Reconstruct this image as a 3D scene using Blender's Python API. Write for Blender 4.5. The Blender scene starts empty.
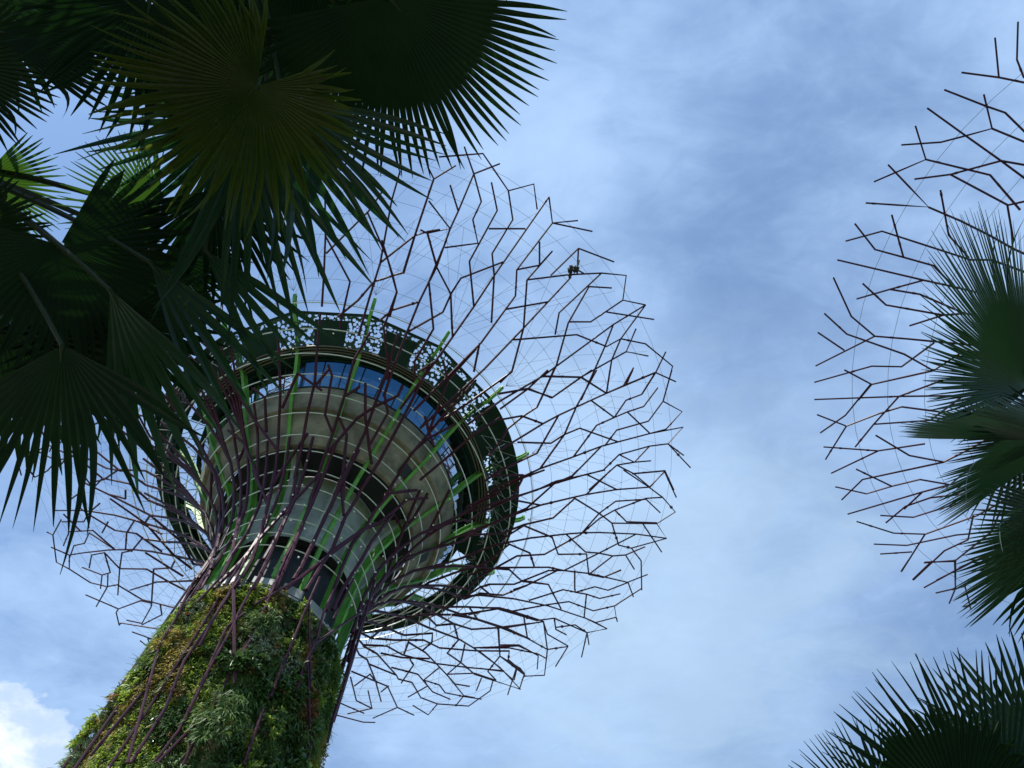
import bpy, math, random
import numpy as np
from mathutils import Vector, Matrix
random.seed(7); rng = np.random.default_rng(7)
R = math.radians
sc = bpy.context.scene
col = sc.collection

# ------------------------------------------------------------------ camera
F, ZX, ZY = 780.0, 532.7, 78.7            # focal length in pixels and image point of the zenith
u = np.array([(ZX-512)/F, (ZY-384)/F, 1.0]); u /= np.linalg.norm(u)
e1 = np.array([1.0, 0, 0]) - u[0]*u; e1 /= np.linalg.norm(e1)
e2 = np.cross(u, e1)
M = np.stack([e1, e2, u])                 # world <- camera (right, down, forward)
EYE = np.array([0, 0, 1.6])
cam = bpy.data.cameras.new('camera'); cam.sensor_width = 36; cam.lens = F/1024*36
cam.clip_start = 0.05; cam.clip_end = 3000
co = bpy.data.objects.new('camera', cam); col.objects.link(co); sc.camera = co
mw = Matrix.Identity(4)
for i in range(3):
    mw[i][0] = M[i, 0]; mw[i][1] = -M[i, 1]; mw[i][2] = -M[i, 2]; mw[i][3] = EYE[i]
co.matrix_world = mw

# ------------------------------------------------------------------ sky and sun
SUN_AZ, SUN_EL = R(-132), R(54)           # azimuth from +X
world = bpy.data.worlds.new('World'); sc.world = world; world.use_nodes = True
nt = world.node_tree; nt.nodes.clear()
N = nt.nodes.new; L = nt.links.new
def mth(nt_, op, a, b=None, c=None, clamp=False):
    n = nt_.nodes.new('ShaderNodeMath'); n.operation = op; n.use_clamp = clamp
    for i, v in enumerate((a, b, c)):
        if v is None: continue
        if isinstance(v, (int, float)): n.inputs[i].default_value = v
        else: nt_.links.new(v, n.inputs[i])
    return n.outputs[0]
sky = N('ShaderNodeTexSky'); sky.sky_type = 'NISHITA'; sky.sun_disc = False
sky.sun_elevation = SUN_EL; sky.sun_rotation = math.pi/2 - SUN_AZ
sky.air_density = 1.0; sky.dust_density = .7; sky.ozone_density = 3.0
tc = N('ShaderNodeTexCoord'); sep = N('ShaderNodeSeparateXYZ'); L(tc.outputs['Generated'], sep.inputs[0])
zc = mth(nt, 'MAXIMUM', sep.outputs[2], 0.06)
cx_ = mth(nt, 'DIVIDE', sep.outputs[0], zc); cy_ = mth(nt, 'DIVIDE', sep.outputs[1], zc)
cmb = N('ShaderNodeCombineXYZ'); L(cx_, cmb.inputs[0]); L(cy_, cmb.inputs[1])
def noise(scale, detail=6, rough=.55, dist=0., off=(0, 0, 0), sc3=(1, 1, 1), rot=0):
    mp = N('ShaderNodeMapping'); mp.inputs['Location'].default_value = off
    mp.inputs['Scale'].default_value = sc3; mp.inputs['Rotation'].default_value = (0, 0, rot)
    L(cmb.outputs[0], mp.inputs[0])
    n = N('ShaderNodeTexNoise'); n.inputs['Scale'].default_value = scale; n.inputs['Detail'].default_value = detail
    n.inputs['Roughness'].default_value = rough; n.inputs['Distortion'].default_value = dist
    L(mp.outputs[0], n.inputs['Vector']); return n.outputs['Fac']
def smooth(v, a, b, lo=0., hi=1.):
    n = N('ShaderNodeMapRange'); n.interpolation_type = 'SMOOTHSTEP'
    n.inputs['From Min'].default_value = a; n.inputs['From Max'].default_value = b
    n.inputs['To Min'].default_value = lo; n.inputs['To Max'].default_value = hi
    L(v, n.inputs['Value']); return n.outputs[0]
n1 = noise(1.7, 3, .5, .4, (2.1, 1.9, 0)); n2 = noise(5.0, 9, .58, .5, (0.7, 4, 0), (1, 1.6, 1), R(35)); n3 = noise(17, 6, .6, .7, (1, 2, 0), (1, 1.5, 1), R(30))
mixn = mth(nt, 'ADD', mth(nt, 'ADD', mth(nt, 'MULTIPLY', n1, .60), mth(nt, 'MULTIPLY', n2, .30)), mth(nt, 'MULTIPLY', n3, .10))
veil = smooth(mixn, .37, .66, .26, .92)
gd = M @ np.array([(640-512)/F, (640-384)/F, 1.0]); gd = gd/gd[2]
gx = mth(nt, 'SUBTRACT', cx_, float(gd[0])); gy = mth(nt, 'SUBTRACT', cy_, float(gd[1]))
gr_ = mth(nt, 'ADD', mth(nt, 'SQRT', mth(nt, 'ADD', mth(nt, 'MULTIPLY', gx, gx), mth(nt, 'MULTIPLY', gy, gy))), mth(nt, 'MULTIPLY', mth(nt, 'SUBTRACT', n2, .5), 1.1))
bank = smooth(gr_, .62, .0, 0, .5)
# one heap cloud low over the trees, in the direction below left
cd = M @ np.array([(-38-512)/F, (762-384)/F, 1.0]); cd = cd/cd[2]
dx = mth(nt, 'SUBTRACT', cx_, float(cd[0])); dy = mth(nt, 'SUBTRACT', cy_, float(cd[1]))
rad = mth(nt, 'SQRT', mth(nt, 'ADD', mth(nt, 'MULTIPLY', dx, dx), mth(nt, 'MULTIPLY', dy, dy)))
nc = noise(7, 8, .62, .2, (5, 5, 0))
rad2 = mth(nt, 'ADD', rad, mth(nt, 'MULTIPLY', mth(nt, 'SUBTRACT', nc, .5), .34))
heap = smooth(rad2, .215, .190)
bright = N('ShaderNodeMixRGB'); bright.inputs[1].default_value = (5.0, 6.4, 8.4, 1); bright.inputs[2].default_value = (8.6, 9.3, 10.2, 1)
L(smooth(nc, .38, .62), bright.inputs[0])
gain = N('ShaderNodeMixRGB'); gain.blend_type = 'MULTIPLY'; gain.inputs[0].default_value = 1; gain.inputs[2].default_value = (.93, 1.26, 1.52, 1); L(sky.outputs[0], gain.inputs[1])
m1 = N('ShaderNodeMixRGB'); L(veil, m1.inputs[0]); L(gain.outputs[0], m1.inputs[1]); m1.inputs[2].default_value = (4.3, 6.2, 9.1, 1)
m2 = N('ShaderNodeMixRGB'); L(heap, m2.inputs[0]); L(m1.outputs[0], m2.inputs[1]); L(bright.outputs[0], m2.inputs[2])
m3 = N('ShaderNodeMixRGB'); L(bank, m3.inputs[0]); L(m1.outputs[0], m3.inputs[1]); m3.inputs[2].default_value = (5.6, 7.5, 9.3, 1); L(m3.outputs[0], m2.inputs[1])
bg = N('ShaderNodeBackground'); bg.inputs['Strength'].default_value = 0.085; L(m2.outputs[0], bg.inputs[0])
wo = N('ShaderNodeOutputWorld'); L(bg.outputs[0], wo.inputs[0])
sl = bpy.data.lights.new('sun', 'SUN'); sl.energy = 4.8; sl.angle = R(.5); sl.color = (1, .95, .87)
so = bpy.data.objects.new('sun', sl); col.objects.link(so)
sd = Vector((math.cos(SUN_EL)*math.cos(SUN_AZ), math.cos(SUN_EL)*math.sin(SUN_AZ), math.sin(SUN_EL)))
so.rotation_euler = sd.to_track_quat('Z', 'Y').to_euler(); so.location = (0, 0, 60)
sc.view_settings.view_transform = 'Standard'; sc.view_settings.look = 'None'
sc.view_settings.exposure = 0.5; sc.view_settings.gamma = 1
sc.cycles.max_bounces = 8; sc.cycles.transparent_max_bounces = 16

# ------------------------------------------------------------------ helpers
def mat(name, color, rough=.6, metal=0., var=0., scale=3., color2=None, bump=0., bscale=20., transl=None, tamt=0., spec=.5, obj=True):
    m = bpy.data.materials.new(name); m.use_nodes = True; t = m.node_tree; b = t.nodes['Principled BSDF']
    b.inputs['Base Color'].default_value = (*color, 1); b.inputs['Roughness'].default_value = rough
    b.inputs['Metallic'].default_value = metal; b.inputs['Specular IOR Level'].default_value = spec
    tcn = t.nodes.new('ShaderNodeTexCoord')
    if color2 is not None:
        n = t.nodes.new('ShaderNodeTexNoise'); n.inputs['Scale'].default_value = scale; n.inputs['Detail'].default_value = 6
        n.inputs['Roughness'].default_value = .62
        r = t.nodes.new('ShaderNodeValToRGB'); r.color_ramp.elements[0].position = .35; r.color_ramp.elements[1].position = .65
        r.color_ramp.elements[0].color = (*color, 1); r.color_ramp.elements[1].color = (*color2, 1)
        t.links.new(tcn.outputs['Object'], n.inputs['Vector']); t.links.new(n.outputs['Fac'], r.inputs[0])
        t.links.new(r.outputs[0], b.inputs['Base Color'])
    if bump:
        n = t.nodes.new('ShaderNodeTexNoise'); n.inputs['Scale'].default_value = bscale; n.inputs['Detail'].default_value = 5
        bp = t.nodes.new('ShaderNodeBump'); bp.inputs['Strength'].default_value = bump; bp.inputs['Distance'].default_value = .05
        t.links.new(tcn.outputs['Object'], n.inputs['Vector']); t.links.new(n.outputs['Fac'], bp.inputs['Height'])
        t.links.new(bp.outputs[0], b.inputs['Normal'])
    if transl:
        tr = t.nodes.new('ShaderNodeBsdfTranslucent'); tr.inputs[0].default_value = (*transl, 1)
        mx = t.nodes.new('ShaderNodeMixShader'); mx.inputs[0].default_value = tamt
        out = t.nodes['Material Output']
        t.links.new(b.outputs[0], mx.inputs[1]); t.links.new(tr.outputs[0], mx.inputs[2]); t.links.new(mx.outputs[0], out.inputs[0])
    return m
class MB:
    def __init__(s): s.v = []; s.f = []; s.n = 0
    def add(s, V, Fc):
        V = np.asarray(V, float); s.v.append(V); s.f += [tuple(int(i)+s.n for i in f) for f in Fc]; s.n += len(V)
    def tube(s, P, rad, n=6, cap=True):
        P = np.asarray(P, float); k = len(P)
        if k < 2: return
        rad = np.broadcast_to(rad, (k,)) if np.ndim(rad) == 0 else np.asarray(rad)
        T = np.gradient(P, axis=0) if k > 2 else np.array([P[1]-P[0]]*2)
        T /= (np.linalg.norm(T, axis=1)[:, None]+1e-9)
        ref = np.array([0, 0, 1.0]) if abs(T[0, 2]) < .9 else np.array([1.0, 0, 0])
        a = np.cross(T[0], ref); a /= np.linalg.norm(a); V = []
        for i in range(k):
            a = a - T[i]*(a@T[i]); a /= (np.linalg.norm(a)+1e-9); b = np.cross(T[i], a)
            for j in range(n):
                q = 2*math.pi*j/n; V.append(P[i]+rad[i]*(math.cos(q)*a+math.sin(q)*b))
        Fc = [(i*n+j, i*n+(j+1) % n, (i+1)*n+(j+1) % n, (i+1)*n+j) for i in range(k-1) for j in range(n)]
        if cap: Fc += [tuple(range(n))[::-1], tuple((k-1)*n+j for j in range(n))]
        s.add(V, Fc)
    def lathe(s, prof, c=(0, 0), n=96, a0=0., a1=360., close=False, w=None):
        full = abs(a1-a0) >= 359.9; m = n if full else n+1
        V = []; k = len(prof)
        for j in range(m):
            q = R(a0+(a1-a0)*j/n)
            for (r, z) in prof: V.append((c[0]+r*math.cos(q), c[1]+r*math.sin(q), z))
        Fc = []
        kk = k if close else k-1
        for j in range(n):
            j2 = (j+1) % m
            for i in range(kk):
                i2 = (i+1) % k; Fc.append((j*k+i, j2*k+i, j2*k+i2, j*k+i2))
        if close and not full: Fc += [tuple(range(k)), tuple(n*k+i for i in range(k))[::-1]]
        s.add(V, Fc)
    def box(s, c0, sx, sy, sz, az=0.):
        ca, sa = math.cos(az), math.sin(az); V = []
        for x in (-.5, .5):
            for y in (-.5, .5):
                for z in (-.5, .5):
                    V.append((c0[0]+x*sx*ca-y*sy*sa, c0[1]+x*sx*sa+y*sy*ca, c0[2]+z*sz))
        s.add(V, [(0, 1, 3, 2), (4, 6, 7, 5), (0, 4, 5, 1), (2, 3, 7, 6), (0, 2, 6, 4), (1, 5, 7, 3)])
    def build(s, name, m, parent=None, smooth=False, loc=(0, 0, 0), **tags):
        me = bpy.data.meshes.new(name); V = np.concatenate(s.v)-np.array(loc, float)
        me.from_pydata(V.tolist(), [], s.f); me.materials.append(m)
        if smooth: me.polygons.foreach_set('use_smooth', [True]*len(me.polygons))
        me.update(); o = bpy.data.objects.new(name, me); col.objects.link(o)
        if parent is not None: o.parent = parent
        for k, v in tags.items(): o[k] = v
        return o
def thing(name, label, cat, loc=(0, 0, 0), group=None):
    o = bpy.data.objects.new(name, None); col.objects.link(o); o.location = loc; o['label'] = label; o['category'] = cat
    if group: o['group'] = group
    return o
def part(mb, name, m, root, smooth=False, parent=None, **tags):
    """mesh in world coordinates, stored relative to the thing's base"""
    return mb.build(name, m, parent or root, smooth, loc=tuple(root.location), **tags)
def at(px, py, dist):
    r = M @ np.array([(px-512)/F, (py-384)/F, 1.0]); return EYE+r/np.linalg.norm(r)*dist

# ------------------------------------------------------------------ materials
purple = mat('plum_paint', (.060, .008, .028), .5, .0, color2=(.036, .006, .020), scale=1.5, spec=.25)
concrete = mat('concrete', (.32, .28, .22), .85, color2=(.14, .125, .10), scale=.9, bump=.3, bscale=12)
shaftm = mat('grey_panel', (.50, .52, .50), .6, color2=(.28, .30, .29), scale=.9)
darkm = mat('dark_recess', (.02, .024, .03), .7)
green = mat('green_paint', (.16, .42, .07), .5, color2=(.09, .26, .05), scale=1.3, spec=.3)
ringm = mat('dark_green_panel', (.012, .038, .026), .75, color2=(.008, .024, .018), scale=1.2, spec=.2)
steel = mat('galvanised_cable', (.62, .62, .58), .4, .5)
steelg = mat('grey_steel', (.30, .31, .30), .55, .2)
cablem = mat('cable_steel', (.16, .17, .18), .5, .4)
white = mat('white_paint', (.8, .8, .76), .5)
soil = mat('planting_felt', (.04, .055, .02), .95, color2=(.07, .07, .03), scale=2, bump=.8, bscale=6)
trim = mat('beige_metal', (.12, .11, .085), .6)
pave = mat('paving', (.42, .39, .34), .8, color2=(.34, .31, .27), scale=.6)
lawnm = mat('lawn', (.07, .11, .03), .9, color2=(.04, .08, .02), scale=2)

# glass
def glass(name, tint, gl=.18):
    m = bpy.data.materials.new(name); m.use_nodes = True; t = m.node_tree; t.nodes.clear()
    o = t.nodes.new('ShaderNodeOutputMaterial'); a = t.nodes.new('ShaderNodeBsdfTransparent'); a.inputs[0].default_value = (*tint, 1)
    g = t.nodes.new('ShaderNodeBsdfGlossy'); g.inputs[0].default_value = (.45, .5, .55, 1); g.inputs['Roughness'].default_value = .02
    x = t.nodes.new('ShaderNodeMixShader'); fr = t.nodes.new('ShaderNodeFresnel'); fr.inputs[0].default_value = 1.35
    t.links.new(fr.outputs[0], x.inputs[0]); t.links.new(a.outputs[0], x.inputs[1]); t.links.new(g.outputs[0], x.inputs[2]); t.links.new(x.outputs[0], o.inputs[0]); return m
blueglass = glass('blue_tinted_glass', (.21, .36, .47)); clearglass = glass('clear_glass', (.86, .92, .94)); railglass = glass('rail_glass', (.72, .86, .82))
# perforated screen
lace = bpy.data.materials.new('perforated_screen'); lace.use_nodes = True
t = lace.node_tree; b = t.nodes['Principled BSDF']; b.inputs['Base Color'].default_value = (.016, .045, .032, 1); b.inputs['Roughness'].default_value = .5
tcn = t.nodes.new('ShaderNodeTexCoord'); vo = t.nodes.new('ShaderNodeTexVoronoi'); vo.feature = 'F1'; vo.inputs['Scale'].default_value = 5.2
vo.inputs['Randomness'].default_value = 1
t.links.new(tcn.outputs['Object'], vo.inputs['Vector'])
lt = t.nodes.new('ShaderNodeMath'); lt.operation = 'LESS_THAN'; lt.inputs[1].default_value = .50; t.links.new(vo.outputs['Distance'], lt.inputs[0])
tr = t.nodes.new('ShaderNodeBsdfTransparent'); mx = t.nodes.new('ShaderNodeMixShader')
t.links.new(lt.outputs[0], mx.inputs[0]); t.links.new(b.outputs[0], mx.inputs[1]); t.links.new(tr.outputs[0], mx.inputs[2]); t.links.new(mx.outputs[0], t.nodes['Material Output'].inputs[0])

# ------------------------------------------------------------------ ground
mb = MB(); mb.add([(-1500, -1500, 0), (1500, -1500, 0), (1500, 1500, 0), (-1500, 1500, 0)], [(0, 1, 2, 3)]); mb.build('ground', lawnm, kind='structure')
mb = MB(); mb.lathe([(0.01, .004), (25, .004)], (-12, 23.7), 96); mb.build('plaza', pave, kind='structure')  # unseen; extent set to bounce light onto the tower, not the palms

# ------------------------------------------------------------------ the two steel trees
C1 = np.array([-.261, .515])*46.0; C2 = np.array([.864, .314])*36.0; K2 = 36/46.0
PR = np.array([(0, 5.5), (10, 4.55), (20, 4.05), (26, 4.0), (30, 3.97), (33, 3.95), (35, 4.15), (37, 4.8), (39, 6.1), (41, 8.5), (42.5, 11.2), (44, 14.3), (46, 18.7), (47.6, 22.2), (49, 25.5)])
def prof(z): return np.interp(z, PR[:, 0], PR[:, 1])
def zof(r): return float(np.interp(r, PR[5:, 1], PR[5:, 0]))
# canopy in the tree's own polar frame: height measured for the tall tree, the other is the same shape at K2
def pol(th, r, z, tree): # -> world
    if tree == 0: return np.array([C1[0]+r*math.cos(R(th)), C1[1]+r*math.sin(R(th)), z])
    return np.array([C2[0]+r*K2*math.cos(R(th)), C2[1]+r*K2*math.sin(R(th)), (z-1.6)*K2+1.6])
TT = np.linspace(8, 49.0, 2600)
def hit(px, py, near, tree):
    r = M @ np.array([(px-512)/F, (py-384)/F, 1.0])
    if tree == 0:
        P = EYE+(TT[:, None]-1.6)/r[2]*r; d = P[:, :2]-C1; z = P[:, 2]; rr = np.hypot(d[:, 0], d[:, 1])
    else:
        P = EYE+(TT[:, None]-1.6)*K2/r[2]*r; d = (P[:, :2]-C2)/K2; z = TT; rr = np.hypot(d[:, 0], d[:, 1])
    g = rr-prof(z)
    k = np.where(g[:-1]*g[1:] < 0)[0]
    if len(k) == 0: return None
    i = k[0] if near else k[-1]; f = g[i]/(g[i]-g[i+1])
    q = d[i]*(1-f)+d[i+1]*f
    return (math.degrees(math.atan2(q[1], q[0])), float(np.hypot(*q)), float(z[i]*(1-f)+z[i+1]*f))

# branch lines of the canopies, read off as the steelwork stands (a patch origin, its scale, then lines)
TR = {}
TR['A'] = (400, 140, 2.953, 0, 0, """10,395 45,280 100,115 85,85|100,115 165,75|115,50 245,40 320,150 395,130 405,205|190,20 218,100 240,182 215,235 230,305 132,318|218,100 295,70
320,150 333,235 272,335 278,400 270,540|218,100 172,210 148,262 108,375 88,415|148,133 172,210|85,180 148,262 80,275|60,265 80,275 108,375 150,455 155,580|270,125 287,208 205,358 218,492|262,262 370,262
440,168 275,405 218,492 100,660 40,740 0,795|440,168 450,245 525,238|450,245 568,270|450,245 345,383 341,460 240,598 100,740 40,800|345,383 412,370 450,328|412,370 412,300
305,360 180,408 150,455|505,405 437,478 365,555 250,675 150,768 60,850|312,500 437,478|375,413 497,398 595,393 668,400 658,473 725,487|527,320 523,398|527,320 445,400|527,320 632,360
375,413 365,555 330,685 225,760 120,830|375,413 450,328|658,473 563,537 500,537|595,393 470,510 458,575|558,433 497,540 462,665 415,768|558,433 625,437|335,590 522,575 610,610 652,587 725,602 805,668 778,768
725,487 630,545 422,697 300,768 200,840|725,487 652,587 625,650 610,748|610,508 750,530|630,545 605,610 535,768|697,557 668,625 733,638|668,625 535,700 450,760 375,735 290,750|422,697 535,700 610,748 755,687 813,713
785,625 755,687 715,750|690,672 660,725 610,748|235,600 218,685""")
TR['E1'] = (500, 370, 5.12, 0, 0, """0,120 145,95 265,143 415,38 470,0|0,200 145,95 245,0|210,33 415,38 543,120 563,0|275,0 220,125 190,190 120,235 40,300 0,370 -60,440|0,255 110,235 220,275|0,410 220,275 300,232 390,190 543,120 645,75 795,12 900,60
495,0 390,190 330,330 205,505|300,232 190,425 0,515 -80,570|90,370 260,375 330,330 408,298 605,368|465,155 585,243 650,215 735,187 808,90|585,243 645,155 725,125 795,12|375,445 495,283 585,243
535,390 597,308 760,262 835,160 880,0|652,215 768,325|835,160 932,213 850,303 768,325|-80,635 0,590 120,545 205,505 375,445 520,390 605,368 768,325 937,293 860,378 975,500|860,378 940,437|370,543 520,390
190,614 285,570 445,535 530,512 610,433 765,390 860,378|610,433 688,472 765,390|688,472 772,465|455,614 598,487 688,472|598,487 683,530 768,600 845,515 890,614|683,530 845,515|445,535 600,614|-60,535 0,540 125,540|125,540 80,614|680,0 645,75|65,0 0,65""")
TR['E2'] = (480, 470, 5.12, 0, 0, """-60,265 0,220 165,145 380,70 470,30 500,0|-70,190 0,155 220,40 330,0|60,30 220,25|165,145 215,50|380,70 545,22 640,0|-90,335 0,300 240,195 380,70|180,155 310,180
-80,360 0,300 130,245 310,180 470,142 545,125 700,100 865,88 935,140 1000,215 905,275 955,350 775,400 710,385 675,272 610,222 485,145|545,125 670,0|545,22 700,100|735,0 865,88 945,10 1005,140|780,20 945,5
-80,335 0,330 110,325 225,280 375,245 485,145|110,355 225,285 370,345 400,432 545,430 557,535 630,550 722,513|-40,430 70,385 260,348 440,328 515,322 610,320 800,328 955,350|515,330 610,250 690,205 850,145 935,140
610,222 695,160 850,150 922,218|515,330 610,222|690,205 750,265 905,270|675,272 905,275|830,270 930,420|440,328 540,420 605,425 680,440 745,435 845,393|745,435 790,508|610,425 800,328|0,500 150,380 255,425 277,492
-60,610 0,545 190,440 330,432 515,330|-60,540 0,515 90,500 350,498 430,515 560,530 755,575 858,535|430,515 610,425|557,535 680,440|150,510 215,570 345,585|0,600 50,585 175,585 350,515 430,515|170,614 240,590 395,515|485,515 485,614|775,400 825,465 828,614""")
TR['E3'] = (480, 560, 5.12, 0, 0, """215,105 350,125 415,250|-80,190 0,140 50,125|0,135 50,175 115,180 240,130|-80,200 0,170 115,180|-140,190 0,180 170,198 350,235 540,298 650,352 548,372 487,332 388,345|250,207 425,152 490,165 588,137 655,155 758,115
487,150 487,165 545,175 612,197 718,173|545,175 533,295 592,320 697,293 688,235 828,145|697,293 703,315|165,262 350,228 455,213 580,260 688,235|592,320 650,352|548,372 520,497|548,372 558,433|0,245 100,245 165,262 320,312
-60,280 0,265 90,250 290,310 380,298 548,372|380,298 388,355 442,383|-60,290 0,310 90,340 240,400 345,458 450,443 387,545|0,352 140,345 325,315 345,380 450,440|325,315 345,458 340,505 330,590 228,595|225,295 243,400
95,345 102,492 230,590 215,614|0,450 150,450 295,480 340,505|0,465 150,465 145,510 228,580|105,435 200,435 298,490 293,558|0,470 70,525 170,614|102,492 40,570 80,614|0,555 115,570|188,560 175,614|758,115 785,188|560,72 630,90 722,50""")
TR['E4'] = (330, 600, 5.12, 0, 0, """210,195 330,95 480,75 620,75 750,97 905,145 1024,200|540,35 690,35 860,42 1024,92|620,75 700,70 830,50|715,40 757,100|500,85 545,130 635,122 725,150 850,142 1024,120|500,140 660,200 735,245 870,345 975,457 830,410 740,380
635,122 657,205 600,272 670,320 740,380|205,195 330,205 480,205 560,245 745,260 918,262 912,310 995,378 970,457|380,180 525,170 522,215 475,258|400,215 490,270 600,385 685,490 645,540|400,220 380,275|170,230 290,235 370,280 540,325 700,345 890,362
260,272 370,295 510,300|410,305 428,332 365,425|690,228 670,320 600,380 740,375 845,410|735,245 965,235 1024,262|860,142 870,288 808,365 850,410|870,288 975,350 995,378|150,280 190,305 232,410 262,520
205,330 340,385 350,405 420,422 465,500 550,532 710,543 820,465 835,410|170,235 240,275 340,385 430,590 345,550 295,442 110,365|315,345 450,380 525,470 615,508|560,345 480,410 560,435 590,475 690,495 775,508|400,497 500,440 480,410
600,385 640,430 715,442|685,490 740,500|425,540 503,588 550,532|345,550 220,605|215,555 135,515 105,395|195,465 215,555 90,582|125,440 205,380|75,540 240,425 205,380|262,470 300,440|955,345 910,485|775,400 750,463""")
TR['E5'] = (40, 480, 4.267, 0, 0, """165,0 300,65 470,150 600,260 655,360|300,80 450,185 570,320 650,380|60,130 190,130 320,150 450,185|135,80 155,65 185,45|185,0 185,45 172,120 205,145 187,178 95,178|30,222 55,235 70,350 125,380 215,438 285,455 330,447 435,510 610,555
55,235 90,170|48,287 125,320 190,310 300,298 395,297 480,305 580,325|125,320 125,380|125,335 145,280 190,270 210,225 320,297|100,280 125,220 225,215 320,297|100,145 170,215|205,145 320,215 410,228 520,305|290,180 265,225|220,130 255,100
365,297 370,225 405,170 520,230|390,305 435,250 540,265|210,375 220,320 275,310 340,378|275,310 300,395 265,405 180,373|265,405 258,463|290,400 288,455 240,540|195,490 335,550 430,515 475,525|245,525 385,470 500,435 650,430
332,490 340,378 350,310 395,300|340,378 455,380 560,440 650,485|335,550 325,565 338,620 345,610 530,640|370,598 435,612 475,540 485,380 560,375 575,345|435,618 520,575 513,530|393,648 510,690 500,650 580,600|450,310 610,410|290,60 365,80 365,40|470,150 450,180""")
TR['E6'] = (380, 240, 5.483, 0, 0, """0,125 160,0|0,220 70,195 130,180 185,0|10,0 70,195 92,285 50,400 20,480 45,680 40,768|0,440 65,385 215,338|365,0 305,140 268,230 215,338 150,500 60,740 20,860|268,230 293,487 190,665 190,768|150,505 345,395 388,300|205,725 320,655|345,655 370,768""")
TR['E8'] = (300, 140, 4.8, 0, 0, """120,250 122,460 115,640 105,800|122,460 240,680 220,768 190,900|60,370 120,440|125,545 330,340 400,240|180,850 280,768 355,680 495,635 550,460 610,440 672,430|280,940 330,768 385,590 440,290 480,150|385,590 550,460|325,350 420,570 465,730 430,850|550,460 640,190|610,440 655,600""")
TR['Z1'] = (200, 360, 6.4, 0, 1, """497,-180 508,-10 505,0 515,200 500,520 480,760|770,-300 745,-10 735,140 690,330 650,560 605,760|1090,-180 985,0 930,210 850,470 760,720|625,85 525,310|625,85 780,195|830,50 735,170|820,30 845,100 800,350 850,470|1024,170 930,230|180,120 345,380 490,570|345,280 370,480 370,760
340,180 415,240 425,460|165,340 210,440 260,760|180,450 280,530 380,768|275,400 285,560 240,660|690,470 590,610 490,760|1000,380 920,470 820,590|890,370 940,480 910,768""")
TR['Z2'] = (320, 380, 6.4, 0, 1, """500,-300 410,0 350,160 290,330 200,520 90,740|700,-100 600,110 500,300 380,520 240,740|1000,-200 820,0 690,350 580,480 400,768|290,20 290,240 330,540|410,80 435,210 310,430|530,30 500,100 350,170 230,250|670,230 700,340 730,430
160,440 150,768|1150,240 970,360 820,490 640,640|870,280 700,370 570,480|1000,0 820,190 690,350""")
TR['Z3'] = (200, 470, 6.4, 0, 1, """480,0 450,160 385,420 330,580 220,768|620,20 580,220 520,370 440,560 340,768|770,20 710,180 690,260 640,390 590,520 480,768|900,60 840,230 800,300 710,500 650,620 600,700|1024,150 930,300 850,500 770,620 680,768|530,0 470,90|340,0 435,220
770,20 580,220 390,430 270,580 80,768|240,90 140,340 90,560|260,0 265,100 260,240 230,420 200,560 130,700 110,768|90,0 130,180 130,330 110,480 60,660 0,768|75,0 65,250 60,450 10,700|900,60 920,290|1024,400 860,520 640,690 540,768""")
TR['Z4'] = (320, 490, 6.4, 0, 1, """690,50 560,60 380,210 280,250 80,390 0,470|620,0 450,20 360,120 290,240 210,340 130,520 40,768|640,0 530,260 470,150 330,330 270,440 140,640 80,768|690,20 600,180 530,260 470,420 440,510 330,680 260,768|830,0 680,300|1150,20 1024,80 850,190 680,300 510,450 330,680
1150,200 1024,240 850,310 730,370 540,440|1130,430 1024,480 890,520 700,590 480,740""")
TR['T8'] = (200, 580, 6.4, 0, 1, """250,30 150,170 0,450|370,10 270,190 190,360 0,700|500,0 430,150 340,360 250,520|750,0 660,200 600,350 520,540 430,768|870,0 770,220 720,400 640,560 580,768|960,0 830,260|640,0 340,185|1024,190 700,430 590,740|680,150 680,700|215,80 210,690|290,230 170,330 60,580|150,0 0,165|50,0 0,90|1024,230 960,400 880,768|1024,350 960,580 930,768""")
TR['T9'] = (60, 560, 3.2, 0, 1, """475,0 380,200 330,280 220,666|600,0 540,130 400,340 340,490 230,666|560,110 555,400|430,540 310,666|780,320 785,590 770,666|640,490 575,666|930,290 860,500 820,666|270,440 110,640|470,380 380,560 300,666""")
TR['R1'] = (800, 0, 3.656, 1, 0, """797,80 793,218 819,285|713,138 727,283|590,265 727,283 860,310|527,328 680,388 750,412 850,510|672,345 702,470 600,498 515,520 370,530|702,470 860,535|465,395 590,485 735,588 819,650 900,720|422,460 460,583 270,665|460,583 695,640 805,768|735,588 550,638 418,655|735,588 860,610|550,638 760,750 850,730|322,602 470,757 240,742""")
TR['R7'] = (880, 140, 6.403, 1, 0, """387,320 440,610 570,755|310,430 520,520 700,610 860,700|815,415 855,650|75,478 150,750""")
TR['R2'] = (800, 200, 3.839, 1, 0, """655,230 735,230|175,158 315,120 655,230|210,90 288,190 398,220 512,252 598,340|143,230 475,308 598,335 700,360|475,308 345,343 217,380|345,343 460,362 630,435 720,450|240,320 330,403 550,442 640,435|420,483 550,442
128,297 197,447 287,523 410,533 640,555 760,560|93,435 180,515 400,592 512,655 635,575|68,508 170,577|60,637 287,523|55,700 275,638 390,640 515,548|170,652 275,708 512,655|275,708 225,768""")
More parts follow.
